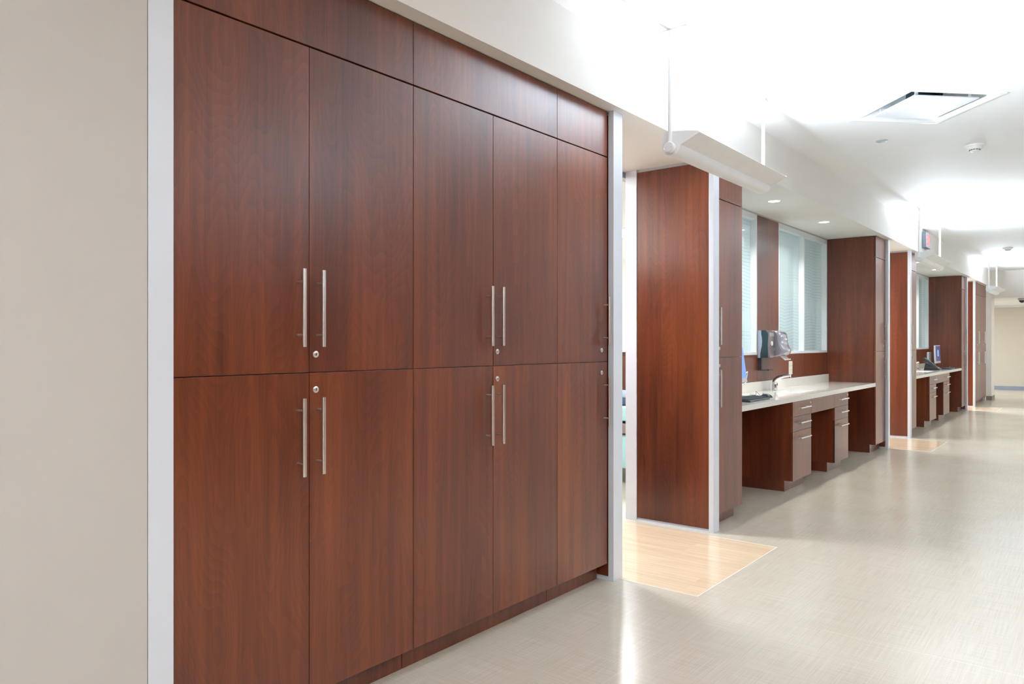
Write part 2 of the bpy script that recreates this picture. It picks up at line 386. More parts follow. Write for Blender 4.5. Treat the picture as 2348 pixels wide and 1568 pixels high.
# ------------------------------------------------------------------ cabinetry
def pull(parent, y, z0, z1, zs):
    """vertical bar pull; returns handle with standoffs as a sub-part mesh"""
    bm = tube(bmesh.new(), [(-2.205, y, z0), (-2.205, y, z1)], .0073, 14)
    for z in zs: tube(bm, [(DX + .0003, y, z), (-2.206, y, z)], .0046, 10)
    return obj('handle', bm, 'steel', parent, smooth=True)
def lock(parent, y, z, r=.0122):
    bm = bmesh.new()
    tube(bm, [(DX + .0003, y, z), (DX + .0035, y, z), (DX + .0045, y, z)], [r, r, r * .86], 20)
    tube(bm, [(DX + .0045, y, z), (DX + .0062, y, z), (DX + .0066, y, z)], [r * .66, r * .66, r * .55], 18)
    o = obj('lock', bm, 'nickel', parent, smooth=True)
    bm = BM(DX + .0066, DX + .0071, y - .0011, y + .0011, z - .005, z + .005)
    tube(bm, [(DX + .0066, y, z + .001), (DX + .0072, y, z + .001)], .0022, 8)
    obj('keyhole', bm, 'slot', o if False else parent)
def door_leaf(parent, y0, y1, z0, z1, handle=None, upper=True, lk_y=None):
    d = obj('door', BM(DX - .019, DX, y0 + .0015, y1 - .0015, z0 + .0015, z1 - (.005 if upper else .0015), bev=.0009), 'wood', parent)
    if handle is not None:
        pull(d, handle, *((1.356, 1.632, (1.398, 1.587)) if upper else (.898, 1.174, (.942, 1.130))))
    if lk_y is not None: lock(d, lk_y, 1.329 if upper else 1.201)
    return d
ZM = 1.263; ZT = 2.44; ZD = .1
def tall_cabinet(y0, y1, splits, handles, locks, label, group, kick_y=None, xb=-2.80, fascia=True, top=ZS - .004, cname='tall_cabinet', near_side=False):
    t = thing(cname, label, 'cabinet', (DX - .28, (y0 + y1) / 2, 0), group)
    bm = BM(xb, DX - .0205, y0, y1, ZD, top)
    obj('body', bm, 'wood', t)
    ky = kick_y or (y0 + .002, y1 - .002)
    obj('toe_kick', BM(xb + .02, -2.314, ky[0], ky[1], 0, ZD), 'wood', t)
    obj('fascia_panel', BM(DX - .019, DX, y0 + .0015, y1 - .0015, ZT + .0015, top, bev=.0009), 'wood', t)
    ed = [y0] + splits + [y1]
    for i in range(len(ed) - 1):
        for up in (True, False):
            door_leaf(t, ed[i], ed[i + 1], ZM if up else ZD, ZT if up else ZM, handles[i], up, locks[i])
    return t
G1 = 'tall storage cabinets in the foreground run'
tall_cabinet(1.12, 2.146, [1.631], [1.583, 1.666], [None, 1.658], 'double cherry wood storage cabinet nearest the camera, beside the painted wall panel', G1)
tall_cabinet(2.146, 3.178, [2.659], [2.610, 2.689], [None, 2.687], 'double cherry wood storage cabinet in the middle of the foreground run', G1)
tall_cabinet(3.178, 3.676, [], [3.636], [3.612], 'narrow single-door cherry storage cabinet at the right end of the foreground run', G1)

def partition(y0, label, group, dark_side=False, w=.10, far=True):
    """demountable partition: aluminium end post, cherry panel, rear post, tracks"""
    y1 = y0 + w
    t = thing('partition', label, 'partition', (-2.55, (y0 + y1) / 2, 0), group)
    bm = BM(PX - .036, PX, y0, y1, 0, ZS, bev=.0015)
    obj('end_post', bm, 'alu', t)
    obj('wood_panel', BM(-2.834, PX - .038, y0 + .006, y1 - .006, .022, ZS - .022), 'wood', t)
    bm = BM(-2.834, PX - .037, y0 + .012, y1 - .012, 0, .022); bx(bm, -2.834, PX - .037, y0 + .001, y0 + .004, 0, .010); bx(bm, -2.834, PX - .037, y0 + .003, y0 + .012, 0, .004)
    obj('base_track', bm, 'alu', t)
    obj('head_track', BM(-2.834, PX - .037, y0 + .010, y1 - .010, ZS - .022, ZS), 'alu_track', t)
    bm = BM(-2.932, -2.836, y0, y1, 0, ZS, bev=.0015)
    obj('rear_post', bm, 'alu', t)
    return t
GP = 'partitions at the room openings'
# painted wall's end post (left of the foreground cabinets)
o = obj('end_post', BM(-2.30, PX, 1.040, 1.116, 0, ZS, bev=.0015), 'alu')
ground(o); tag(o, 'pale aluminium post between the painted wall panel and the nearest cabinet', 'post')
partition(3.690, 'partition with aluminium post closing the right end of the foreground cabinets', GP)
partition(5.076, 'first freestanding cherry partition panel across the opening, its face fully in view', GP)
partition(10.545, 'partition with aluminium post closing the far side of the first work alcove', GP)
partition(11.93, 'second cherry partition panel, beyond the first work alcove', GP)
partition(17.50, 'partition with aluminium post closing the far side of the second work alcove', GP)
partition(18.62, 'farthest narrow cherry partition panel before the end lockers', GP)

def drawer_unit(y0, y1, label, group):
    t = thing('drawer_unit', label, 'drawers', (DX - .28, (y0 + y1) / 2, 0), group)
    obj('body', BM(-2.795, DX - .0205, y0, y1, ZD, .828), 'wood', t)
    obj('toe_kick', BM(-2.79, -2.322, y0 + .001, y1 - .001, 0, ZD), 'wood', t)
    for i, (z0, z1, zh) in enumerate(((.688, .828, .765), (.551, .688, .628), (ZD, .551, .485))):
        d = obj('drawer', BM(DX - .019, DX, y0 + .0015, y1 - .0015, z0 + .0015, z1 - .0015, bev=.0009), 'wood', t)
        a, b = y0 + (y1 - y0) * .22, y0 + (y1 - y0) * .78
        bm = tube(bmesh.new(), [(-2.208, a, zh), (-2.208, b, zh)], .0068, 12)
        for yy in (a + .04, b - .04): tube(bm, [(DX + .0003, yy, zh), (-2.209, yy, zh)], .0046, 10)
        obj('handle', bm, 'steel', d, smooth=True)
        if i == 0: lock(d, y1 - .028, .795, .0115)
    return t
def window(name, y0, y1, mull):
    z0, z1 = 1.248, ZS - .014
    xf = BACK; bm = bmesh.new(); w = .03; dp = .062
    bx(bm, xf - dp - .03, xf, y0, y0 + w, z0, z1); bx(bm, xf - dp - .03, xf, y1 - w, y1, z0, z1)
    bx(bm, xf - dp - .03, xf, y0 + w, y1 - w, z0, z0 + .028); bx(bm, xf - dp - .03, xf, y0 + w, y1 - w, z1 - .05, z1)
    ml = (y0 + y1) / 2 if mull is None else mull
    bx(bm, xf - dp - .03, xf, ml - w / 2, ml + w / 2, z0 + .028, z1 - .05)
    o = struct(name, bm, 'frame')
    for a, b in ((y0 + w, ml - w / 2), (ml + w / 2, y1 - w)):
        g = obj('pane', BM(xf - dp - .008, xf - dp, a, b, z0 + .028, z1 - .05), 'glass', o)
    return o
def basin(bm, X0, X1, Y0, Y1, zt, depth):
    v = lambda x, y, z: bm.verts.new((x, y, z))
    i = .03
    a = [v(X0, Y0, zt), v(X1, Y0, zt), v(X1, Y1, zt), v(X0, Y1, zt)]
    b = [v(X0 + i, Y0 + i, zt - depth), v(X1 - i, Y0 + i, zt - depth), v(X1 - i, Y1 - i, zt - depth), v(X0 + i, Y1 - i, zt - depth)]
    c = [v(X0 - .012, Y0 - .012, zt), v(X1 + .012, Y0 - .012, zt), v(X1 + .012, Y1 + .012, zt), v(X0 - .012, Y1 + .012, zt)]
    d = [v(X0 - .012, Y0 - .012, zt - depth - .01), v(X1 + .012, Y0 - .012, zt - depth - .01), v(X1 + .012, Y1 + .012, zt - depth - .01), v(X0 - .012, Y1 + .012, zt - depth - .01)]
    for k in range(4):
        n = (k + 1) % 4
        bm.faces.new((a[k], a[n], b[n], b[k])); bm.faces.new((c[k], c[n], a[n], a[k])); bm.faces.new((c[k], d[k], d[n], c[n]))
    bm.faces.new(b); bm.faces.new(d)
    return bm

def bay(ya, yb, dy, D, lab, towers, wn):
    """ya..yb clear width between towers; D = drawer unit edges; dy = shift of sink, pier, windows"""
    # towers
    tall_cabinet(towers[0], ya, [], [towers[0] + .022], [towers[0] + .078], lab['tl'], None, xb=-2.88)
    tall_cabinet(yb, towers[1], [], [towers[1] - .048], [towers[1] - .095], lab['tr'], None, xb=-2.88)
    # back wall of the alcove
    bm = BM(BACK - .10, BACK - .004, ya, yb, 0, 1.248)
    ps = [ya, 7.567 + dy, 8.206 + dy, 9.095 + dy, yb]
    for a, b in zip(ps, ps[1:]): bx(bm, BACK - .004, BACK, a + .001, b - .001, 0, 1.248)
    struct('wall_alcove', bm, 'wood')
    struct('wall_alcove_pier', BM(BACK - .10, BACK + .001, 7.567 + dy, 8.206 + dy, 1.248, ZS - .014), 'wood')
    struct('trim_3', BM(BACK - .10, BACK + .004, ya, yb, ZS - .014, ZS), 'alu_track')
    # thin seams of the panelling
    window('window_%d' % wn, ya, 7.567 + dy, 6.69 + dy)
    window('window_%d' % (wn + 1), 8.206 + dy, yb, 9.095 + dy if wn == 1 else (8.206 + dy + yb) / 2)
    # counter with a sink cut-out
    t = thing('countertop', lab['ct'], 'countertop', (-2.53, (ya + yb) / 2, .828), 'ivory countertops in the work alcoves')
    X0, X1, Y0, Y1 = -2.67, -2.38, 7.52 + dy, 8.14 + dy
    bm = bmesh.new(); xa, xb_, z0, z1 = BACK + .002, DX - .001, .828, .873
    bx(bm, X1, xb_, ya, yb, z0, z1); bx(bm, xa, X0, ya, yb, z0, z1)
    bx(bm, X0, X1, ya, Y0, z0, z1); bx(bm, X0, X1, Y1, yb, z0, z1)
    bmesh.ops.remove_doubles(bm, verts=bm.verts, dist=1e-5)
    # drop the internal faces shared by two blocks
    from collections import defaultdict
    obj('slab', bm, 'counter', t)
    obj('backsplash', BM(BACK + .001, BACK + .02, ya, yb, .873, .972, bev=.001), 'counter', t)
    obj('sink_basin', basin(bmesh.new(), X0 + .001, X1 - .001, Y0 + .001, Y1 - .001, .872, .13), 'sink', t)
    # faucet
    fy = 7.84 + dy
    t = thing('faucet', lab['fa'], 'faucet', (-2.735, fy, .873), 'chrome sink faucets')
    r = [.029, .029, .028, .027, .024, .020, .0165, .0155, .0155]
    pts = [(-2.735, fy, .873), (-2.735, fy, .93), (-2.733, fy, .956), (-2.722, fy, .980), (-2.700, fy, 1.000), (-2.670, fy, 1.014), (-2.635, fy, 1.023), (-2.60, fy, 1.028), (-2.568, fy, 1.030)]
    obj('spout', tube(bmesh.new(), pts, r, 20), 'chrome', t, smooth=True)
    obj('aerator', tube(bmesh.new(), [(-2.578, fy, 1.026), (-2.576, fy, 1.008)], .0125, 16), 'chrome', t, smooth=True)
    obj('sensor', BM(-2.709, -2.7045, fy - .007, fy + .007, .925, .945), 'slot', t)
    # drawers and sink apron
    drawer_unit(D[0], D[1], lab['d1'], 'drawer units under the countertops')
    drawer_unit(D[2], D[3], lab['d2'], 'drawer units under the countertops')
    o = obj('sink_apron', BM(DX - .019, DX, D[1] + .001, D[2] - .001, .686, .828, bev=.0009), 'wood')
    ground(o); tag(o, lab['ap'], 'apron panel')

bay(5.70, 10.03, 0, (6.91, 7.453, 8.251, 8.776), dict(
    tl='narrow cherry cabinet left of the first work alcove, touching the first freestanding partition',
    tr='cherry cabinet closing the right end of the first work alcove, wide side panel in view',
    ct='ivory countertop of the nearer work alcove, with the keyboard and mouse on it',
    fa='chrome faucet under the paper towel dispenser in the nearer alcove',
    d1='left three-drawer unit under the nearer countertop', d2='right three-drawer unit under the nearer countertop',
    ap='plain wood panel bridging the two drawer units under the nearer countertop'), (5.180, 10.525), 1)
bay(12.555, 17.03, 6.76, (13.62, 14.22, 14.93, 15.56), dict(
    tl='thin cherry cabinet left of the second work alcove, beside the second partition',
    tr='cherry cabinet at the right end of the second work alcove, behind the telephone',
    ct='ivory countertop of the farther work alcove, with telephone and monitor on it',
    fa='chrome faucet in the farther alcove, left of the telephone',
    d1='left three-drawer unit under the farther countertop', d2='right three-drawer unit under the farther countertop',
    ap='plain wood panel bridging the two drawer units under the farther countertop'), (12.035, 17.48), 3)
# end lockers
tall_cabinet(18.725, 19.76, [19.245], [19.20, 19.285], [None, 19.277], 'double cherry locker at the far end, next to the farthest partition', 'cherry lockers at the corridor end')
tall_cabinet(19.76, 20.80, [20.28], [20.23, 20.32], [None, 20.312], 'last double cherry locker, against the corridor end wall', 'cherry lockers at the corridor end')
struct('wall_side_filler', BM(-2.9, -2.26, 20.802, YE, 0, ZS), 'wall')

# ------------------------------------------------------------------ sliding glass doors and rooms
for n, (y0, y1) in enumerate(((3.79, 5.076), (10.645, 11.93), (17.60, 18.62))):
    # one leaf stacked behind the freestanding partition, stile just peeping past the rear post
    bm = BM(-3.01, -2.965, y1 + .17, y1 + .24, .01, 2.66, bev=.002); bx(bm, -3.01, -2.965, y1 + .70, y1 + .78, .01, 2.66)
    bx(bm, -3.01, -2.965, y1 + .24, y1 + .70, .01, .10); bx(bm, -3.01, -2.965, y1 + .24, y1 + .70, 2.58, 2.66)
    o = struct('door_%d' % (n + 1), bm, 'alu')
    obj('door_glass', BM(-2.992, -2.984, y1 + .24, y1 + .70, .10, 2.58), 'clear', o)
    struct('trim_4', BM(-3.02, -2.95, y0, y1 + .8, 2.66, ZS), 'alu_track')
# room cross walls in line with the closing partitions, and front walls behind the cabinets
struct('wall_room_1', BM(XL, -2.9, 3.66, 3.74, 0, ZS), 'wall')
struct('wall_room_2', BM(XL, -2.9, 10.56, 10.64, 0, ZS), 'wall')
struct('wall_room_3', BM(XL, -2.9, 17.50, 17.58, 0, ZS), 'wall')
# outer windows with horizontal blinds + wooden wainscot in the rooms
for n, (y0, y1) in enumerate(((4.6, 10.0), (11.6, 17.0), (18.0, 20.6))):
    bm = bmesh.new()
    bx(bm, XL, XL + .06, y0, y0 + .05, 1.0, 2.5); bx(bm, XL, XL + .06, y1 - .05, y1, 1.0, 2.5)
    bx(bm, XL, XL + .06, y0, y1, .95, 1.0); bx(bm, XL, XL + .06, y0, y1, 2.5, 2.55)
    o = struct('window_%d' % (n + 5), bm, 'frame')
    obj('pane', BM(XL + .01, XL + .02, y0 + .05, y1 - .05, 1.0, 2.5), 'daylight', o)
    bm = bmesh.new(); z = 1.05
    while z < 2.48:
        bx(bm, XL + .035, XL + .055, y0 + .06, y1 - .06, z, z + .006); z += .055
    obj('blind', bm, 'greyp', o)
# panelling and mint-covered stretcher glimpsed through the first opening
o = obj('wall_cabinet', BM(-5.0, -4.6, 6.4, 9.0, .55, 1.27, bev=.003), 'wood')
t = thing('added_wardrobe', 'unseen cherry cupboard added inside the first room, behind the first aluminium post', 'added_wardrobe', (-3.6, 3.88, 0))  # out of view, added so the partition panel reflects dark wood
obj('body', BM(-4.3, -2.96, 3.742, 4.0, .08, 2.05), 'wood', t); obj('plinth', BM(-4.28, -2.98, 3.75, 3.98, 0, .08), 'dark', t)
for a in (-4.3, -3.63):
    d = obj('door', BM(a + .002, a + .668, 4.001, 4.02, .083, 2.047, bev=.001), 'wood', t)
def stretcher():
    t = thing('stretcher', 'mint-covered stretcher with a navy blanket, glimpsed through the first opening', 'bed', (-3.9, 6.9, 0))
    obj('mattress', BM(-4.25, -3.55, 6.2, 8.0, .62, .76, bev=.03), 'mint', t, smooth=True)
    bm = BM(-4.27, -3.53, 6.22, 7.98, .50, .60, bev=.01); obj('frame', bm, 'steel_dark', t)
    bm = BM(-4.22, -3.56, 6.25, 7.95, .16, .49, bev=.02); obj('skirt', bm, 'mint', t, smooth=True)
    obj('blanket', BM(-4.26, -3.54, 6.3, 7.2, .762, .85, bev=.03), 'blanket', t, smooth=True)
    for x in (-4.18, -3.62):
        for y in (6.35, 7.85):
            c = obj('caster', tube(bmesh.new(), [(x - .015, y, .06), (x + .015, y, .06)], .06, 16), 'black', t, smooth=True)
            obj('caster_fork', BM(x - .022, x + .022, y - .02, y + .02, .06, .17), 'steel_dark', t)
stretcher()
bpy.data.objects.remove(o)
t = thing('base_cabinet', 'cherry base cabinet inside the room, glimpsed past the first aluminium post', 'cabinet', (-4.8, 8.5, 0))
obj('body', BM(-5.05, -4.55, 7.2, 9.4, .1, 1.22), 'wood', t)
obj('top', BM(-5.07, -4.53, 7.18, 9.42, 1.22, 1.26, bev=.003), 'wood', t)
obj('toe_kick', BM(-5.03, -4.6, 7.22, 9.38, 0, .1), 'dark', t)
for a in (7.2, 7.933, 8.667):
    d = obj('door', BM(-4.55, -4.531, a + .003, a + .73, .103, 1.217, bev=.001), 'wood', t)
    obj('handle', tube(bmesh.new(), [(-4.50, a + .66, .8), (-4.50, a + .66, 1.08)], .006, 10), 'steel', d)

# ------------------------------------------------------------------ alcove fittings
def towel_dispenser():
    y0, y1 = 7.75, 8.035
    t = thing('paper_towel_dispenser', 'smoke-grey paper towel dispenser with a towel hanging out, on the alcove wall', 'dispenser', (BACK, (y0 + y1) / 2, 1.22))
    obj('back_shell', BM(BACK + .001, BACK + .035, y0 + .01, y1 - .01, 1.225, 1.498, bev=.008), 'black', t, smooth=True)
    # cover: side profile swept across the width, ends pulled in to round the cheeks
    prof = [(.030, 1.500), (.09, 1.502), (.128, 1.496), (.152, 1.478), (.163, 1.45), (.166, 1.41), (.170, 1.375), (.182, 1.34), (.197, 1.315), (.206, 1.292), (.203, 1.27), (.188, 1.25), (.16, 1.233), (.10, 1.226), (.030, 1.226)]
    bm = bmesh.new(); rows = []
    secs = [(0, .86), (.012, .94), (.03, .985), (.06, 1), (.225, 1), (.255, .985), (.273, .94), (.285, .86)]
    for s, k in secs:
        row = []
        for px, pz in prof:
            zc = 1.363
            row.append(bm.verts.new((BACK + .03 + (px - .03) * k, y0 + s, zc + (pz - zc) * (k * .35 + .65))))
        rows.append(row)
    for a, b in zip(rows, rows[1:]):
        for k in range(len(prof) - 1): bm.faces.new((a[k], a[k + 1], b[k + 1], b[k]))
    bm.faces.new(rows[0]); bm.faces.new(rows[-1][::-1])
    obj('cover', bm, 'smoke', t, smooth=True)
    # pale inset window on the near cheek, following the curved outline
    ins = [(.052, 1.47), (.070, 1.47), (.078, 1.40), (.090, 1.35), (.118, 1.31), (.112, 1.285), (.088, 1.245), (.068, 1.238)]
    bm = prism(bmesh.new(), [(BACK + x, z) for x, z in ins], y0 - .003, y0 + .002)
    obj('side_window', bm, 'ltblue', t)
    # the towel tail
    bm = bmesh.new(); nx = 6; g = []
    path = [(.150, 1.236), (.168, 1.222), (.186, 1.205), (.198, 1.192), (.205, 1.205)]
    for i, (px, pz) in enumerate(path):
        g.append([bm.verts.new((BACK + px + .004 * math.sin(j * 1.7), y0 + .045 + j * .034 + .006 * i, pz - (.004 if j % 2 else 0) * (i / 4))) for j in range(nx)])
    for a, b in zip(g, g[1:]):
        for j in range(nx - 1): bm.faces.new((a[j], a[j + 1], b[j + 1], b[j]))
    bmesh.ops.solidify(bm, geom=list(bm.faces), thickness=.0015)
    obj('paper_tail', bm, 'paper', t, smooth=True)
towel_dispenser()
def soap_dispenser():
    y0, y1 = 7.582, 7.715
    t = thing('soap_dispenser', 'dark teal soap dispenser with drip tray, left of the paper towel dispenser', 'dispenser', (BACK, (y0 + y1) / 2, 1.09))
    W = [(1.216, .026), (1.26, .026), (1.30, .034), (1.345, .043), (1.39, .046), (1.43, .043), (1.465, .036), (1.50, .036)]
    bm = prism(bmesh.new(), [(BACK + .001, 1.216)] + [(BACK + x, z) for z, x in W] + [(BACK + .001, 1.50)], y0, y1)
    obj('back_shell', bm, 'ltblue', t)
    F = [(1.50, .085), (1.47, .107), (1.43, .110), (1.38, .106), (1.33, .104), (1.28, .106), (1.218, .106)]
    bm = prism(bmesh.new(), [(BACK + x + .0005, z) for z, x in W] + [(BACK + x, z) for z, x in F], y0 + .002, y1 - .002)
    obj('body', bm, 'teal', t)
    bm = prism(bmesh.new(), [(BACK + x + .0005, z) for z, x in F] + [(BACK + .128, 1.218), (BACK + .124, 1.28), (BACK + .122, 1.34), (BACK + .124, 1.40), (BACK + .126, 1.44), (BACK + .120, 1.475), (BACK + .098, 1.50)], y0 + .001, y1 - .001)
    f = obj('front_cover', bm, 'smoke2', t)
    bm = tube(bmesh.new(), [(BACK + .122, y0 + .066, 1.365), (BACK + .1285, y0 + .066, 1.365)], .024, 24)
    obj('sight_window', bm, 'white_plastic', f)
    bm = BM(BACK + .001, BACK + .012, y0 + .012, y1 - .03, 1.09, 1.216); bx(bm, BACK + .012, BACK + .034, y0 + .012, y0 + .02, 1.09, 1.216)
    obj('tray_bracket', bm, 'greyp' if False else 'black', t)
    bm = BM(BACK + .001, BACK + .115, y0 + .005, y1 - .005, 1.086, 1.092, bev=.002)
    bx(bm, BACK + .100, BACK + .115, y0 + .005, y1 - .005, 1.092, 1.098)
    obj('drip_tray', bm, 'black', t)
soap_dispenser()
# outlet plate
t = thing('outlet_plate', 'cream electrical outlet plate on the alcove wall right of the faucet', 'outlet', (BACK, 8.595, 1.01))
obj('plate', BM(BACK + .0005, BACK + .006, 8.535, 8.655, 1.013, 1.163, bev=.002), 'cream_plastic', t)
for y in (8.57, 8.62):
    s = obj('socket', BM(BACK + .006, BACK + .008, y - .016, y + .016, 1.04, 1.136, bev=.001), 'cream_plastic', t)
    bm = bmesh.new()
    for z in (1.065, 1.11):
        bx(bm, BACK + .008, BACK + .0085, y - .007, y - .005, z - .005, z + .006); bx(bm, BACK + .008, BACK + .0085, y + .004, y + .006, z - .005, z + .006)
    obj('socket_slot', bm, 'slot', s)
t = thing('outlet_plate', 'small grey data plate on the farther alcove wall behind the telephone cords', 'outlet', (BACK, 15.2, 1.01))
obj('plate', BM(BACK + .0005, BACK + .006, 15.14, 15.26, 1.013, 1.163, bev=.002), 'cream_plastic', t)
obj('socket', BM(BACK + .006, BACK + .008, 15.17, 15.23, 1.045, 1.13), 'cream_plastic', t)

def rot(cx, cy, a):
    return Matrix.Translation((cx, cy, 0)) @ Matrix.Rotation(a, 4, 'Z')
def keyboard(cx, cy, ang, z, L, label):
    """local x = width across rows (0.44), local y = depth"""
    T = rot(cx, cy, ang)
    t = thing('keyboard', label, 'keyboard', (cx, cy, z), 'keyboards on the countertops')
    bm = bmesh.new(); prof = [(-.080, z), (.080, z), (.080, z + .026), (.074, z + .030), (-.076, z + .014), (-.080, z + .011)]
    # extrude along local x
    a = [bm.verts.new((-L / 2, y, zz)) for y, zz in prof]; b = [bm.verts.new((L / 2, y, zz)) for y, zz in prof]
    bm.faces.new(a); bm.faces.new(b[::-1])
    for i in range(len(prof)): bm.faces.new((a[i], b[i], b[(i + 1) % len(prof)], a[(i + 1) % len(prof)]))
    obj('case', xform(bm, T), 'black', t)
    bm = bmesh.new(); ncol = 18
    for r in range(5):
        yy = -.058 + r * .0245; zz = z + .0145 + (yy + .076) * .106
        for c in range(ncol):
            w = L * .94 / ncol; x0 = -L * .47 + c * w
            bx(bm, x0 + .0015, x0 + w - .0015, yy, yy + .020, zz, zz + .007)
    obj('keys', xform(bm, T), 'keys', t)
def ell(bm, c, r, seg=20, rings=10, zmin=0):
    rows = []
    for i in range(rings + 1):
        ph = PI / 2 * i / rings
        rows.append([bm.verts.new((c[0] + r[0] * math.cos(ph) * math.cos(2 * PI * k / seg), c[1] + r[1] * math.cos(ph) * math.sin(2 * PI * k / seg), c[2] + r[2] * math.sin(ph))) for k in range(seg)])
    for a, b in zip(rows, rows[1:]):
        for k in range(seg): bm.faces.new((a[k], a[(k + 1) % seg], b[(k + 1) % seg], b[k]))
    bm.faces.new(rows[0][::-1]); bmesh.ops.remove_doubles(bm, verts=bm.verts, dist=1e-6)
    return bm
def mouse(cx, cy, ang, z, label, cord):
    t = thing('computer_mouse', label, 'mouse', (cx, cy, z), 'computer mice on the countertops')
    bm = ell(bmesh.new(), (0, 0, z), (.032, .058, .034)); obj('body', xform(bm, rot(cx, cy, ang)), 'black', t, smooth=True)
    bm = tube(bmesh.new(), [(-.004, .03, z + .029), (.004, .03, z + .029)], .008, 14); obj('wheel', xform(bm, rot(cx, cy, ang)), 'greyp', t, smooth=True)
    obj('cord', tube(bmesh.new(), cord, .0018, 6), 'black', t, smooth=True)
Zc = .8735
keyboard(-2.400, 6.30, math.radians(90), Zc, .46, 'black computer keyboard lying on the nearer countertop')
mouse(-2.425, 6.74, math.radians(82), Zc, 'black computer mouse right of the keyboard on the nearer countertop',
      [(-2.478, 6.735, Zc + .012), (-2.49, 6.70, Zc + .04), (-2.50, 6.67, Zc + .056), (-2.515, 6.72, Zc + .05), (-2.535, 6.78, Zc + .02), (-2.60, 6.92, Zc + .004), (-2.70, 7.05, Zc + .004)])
def arc(p0, p1, h, n=10):
    a, b = Vector(p0), Vector(p1)
    return [a.lerp(b, i / n) + Vector((0, 0, h * math.sin(PI * i / n))) for i in range(n + 1)]
def monitor(cx, cy, ang, tilt, w, zb, zt, label, scr, win, stand_dark=True):
    """local: screen faces +x, width along y"""
    T = Matrix.Translation((cx, cy, 0)) @ Matrix.Rotation(ang, 4, 'Z')
    t = thing('computer_monitor', label, 'monitor', (cx, cy, Zc), 'computer monitors on the countertops')
    R = Matrix.Translation((0, 0, zb)) @ Matrix.Rotation(-tilt, 4, 'Y') @ Matrix.Translation((0, 0, -zb))
    bm = BM(-.030, -.002, -w / 2, w / 2, zb, zt, bev=.004); bx(bm, -.050, -.03, -w * .3, w * .3, zb + .06, zt - .06, bev=.008)
    obj('casing', xform(bm, T @ R), 'silver_plastic', t, smooth=False)
    bm = BM(-.002, .0, -w / 2 + .012, w / 2 - .012, zb + .045, zt - .012)
    s = obj('screen', xform(bm, T @ R), scr, t)
    if win: obj('screen_window', xform(BM(.0, .0006, -.07, .05, zb + .13, zb + .25), T @ R), 'screen_win', s)
    bm = BM(-.075, -.05, -.04, .04, Zc + .012, zb + .15, bev=.004)
    obj('stand', xform(bm, T), 'black', t)
    bm = BM(-.09, .07, -.12, .12, Zc, Zc + .013, bev=.004)
    obj('foot', xform(bm, T), 'black', t)
monitor(-2.615, 6.53, math.radians(0), math.radians(8), .50, 1.005, 1.345, 'blue-screened monitor mostly hidden behind the first alcove cabinet', 'screen_bright', False)
bm = tube(bmesh.new(), [(-2.67, 6.84, .98), (-2.69, 6.92, .99), (-2.70, 6.965, 1.02), (-2.70, 6.985, 1.06), (-2.69, 6.97, 1.095), (-2.68, 6.92, 1.09), (-2.67, 6.84, 1.06)], .004, 8)
o = obj('cable', bm, 'white_plastic', smooth=True); ground(o); tag(o, 'loop of white cable beside the blue monitor in the nearer alcove', 'cable')
bm = tube(bmesh.new(), [(-2.50, 6.10, Zc + .02), (-2.54, 6.16, Zc + .004), (-2.57, 6.24, Zc + .03), (-2.565, 6.28, Zc + .075), (-2.555, 6.26, Zc + .08), (-2.56, 6.22, Zc + .03), (-2.60, 6.2, Zc + .004)], .002, 6)
o = obj('cable', bm, 'black', smooth=True); ground(o); tag(o, 'thin black cable curling up behind the keyboard', 'cable')
monitor(-2.50, 16.09, math.radians(0), math.radians(2), .50, .985, 1.325, 'upright silver monitor with dark blue screen in the farther alcove', 'screen', True)
keyboard(-2.33, 16.05, math.radians(90), Zc, .42, 'black keyboard in front of the monitor in the farther alcove')
mouse(-2.36, 16.62, math.radians(85), Zc, 'black mouse at the right end of the farther countertop', [(-2.41, 16.61, Zc + .01), (-2.44, 16.58, Zc + .003), (-2.52, 16.42, Zc + .003)])
t = thing('thin_client', 'upright light grey computer box behind the telephone', 'computer', (-2.64, 15.97, Zc))
obj('case', BM(-2.66, -2.62, 15.86, 16.08, Zc + .012, 1.195, bev=.006), 'greyp', t)
obj('foot', BM(-2.69, -2.598, 15.88, 16.06, Zc, Zc + .012, bev=.003), 'black', t)
def phone():
    t = thing('desk_telephone', 'black desk telephone with raised handset on the farther countertop', 'telephone', (-2.50, 15.41, Zc))
    # wedge base: high at the back (-X), low at front
    prof = [(-2.62, Zc), (-2.36, Zc), (-2.36, Zc + .018), (-2.56, Zc + .125), (-2.60, Zc + .125)]
    obj('base', prism(bmesh.new(), prof, 15.34, 15.56), 'black', t)
    bm = bmesh.new()
    for r in range(4):
        for c in range(3):
            k = r * .028; x = -2.40 - k; z = Zc + .018 + (k + .04) * .535
            bx(bm, x - .009, x + .009, 15.42 + c * .03, 15.44 + c * .03, z, z + .012)
    obj('keypad', bm, 'greyp', t)
    bm = tube(bmesh.new(), [(-2.625, 15.32, Zc + .185), (-2.60, 15.32, Zc + .195), (-2.55, 15.32, Zc + .165), (-2.49, 15.32, Zc + .115), (-2.44, 15.32, Zc + .065), (-2.42, 15.32, Zc + .035)], [.026, .036, .028, .027, .034, .026], 14)
    obj('handset', bm, 'black', t, smooth=True)
    pts = []
    for i in range(90):
        s = i / 89; a = s * 2 * PI * 14
        c = Vector((-2.44, 15.29, Zc + .03)).lerp(Vector((-2.66, 14.86, Zc + .02)), s) + Vector((0, 0, .03 * math.sin(s * PI)))
        pts.append(c + Vector((.008 * math.cos(a), 0, .008 * math.sin(a))))
    obj('coiled_cord', tube(bmesh.new(), pts, .0018, 5), 'black', t, smooth=True)
phone()
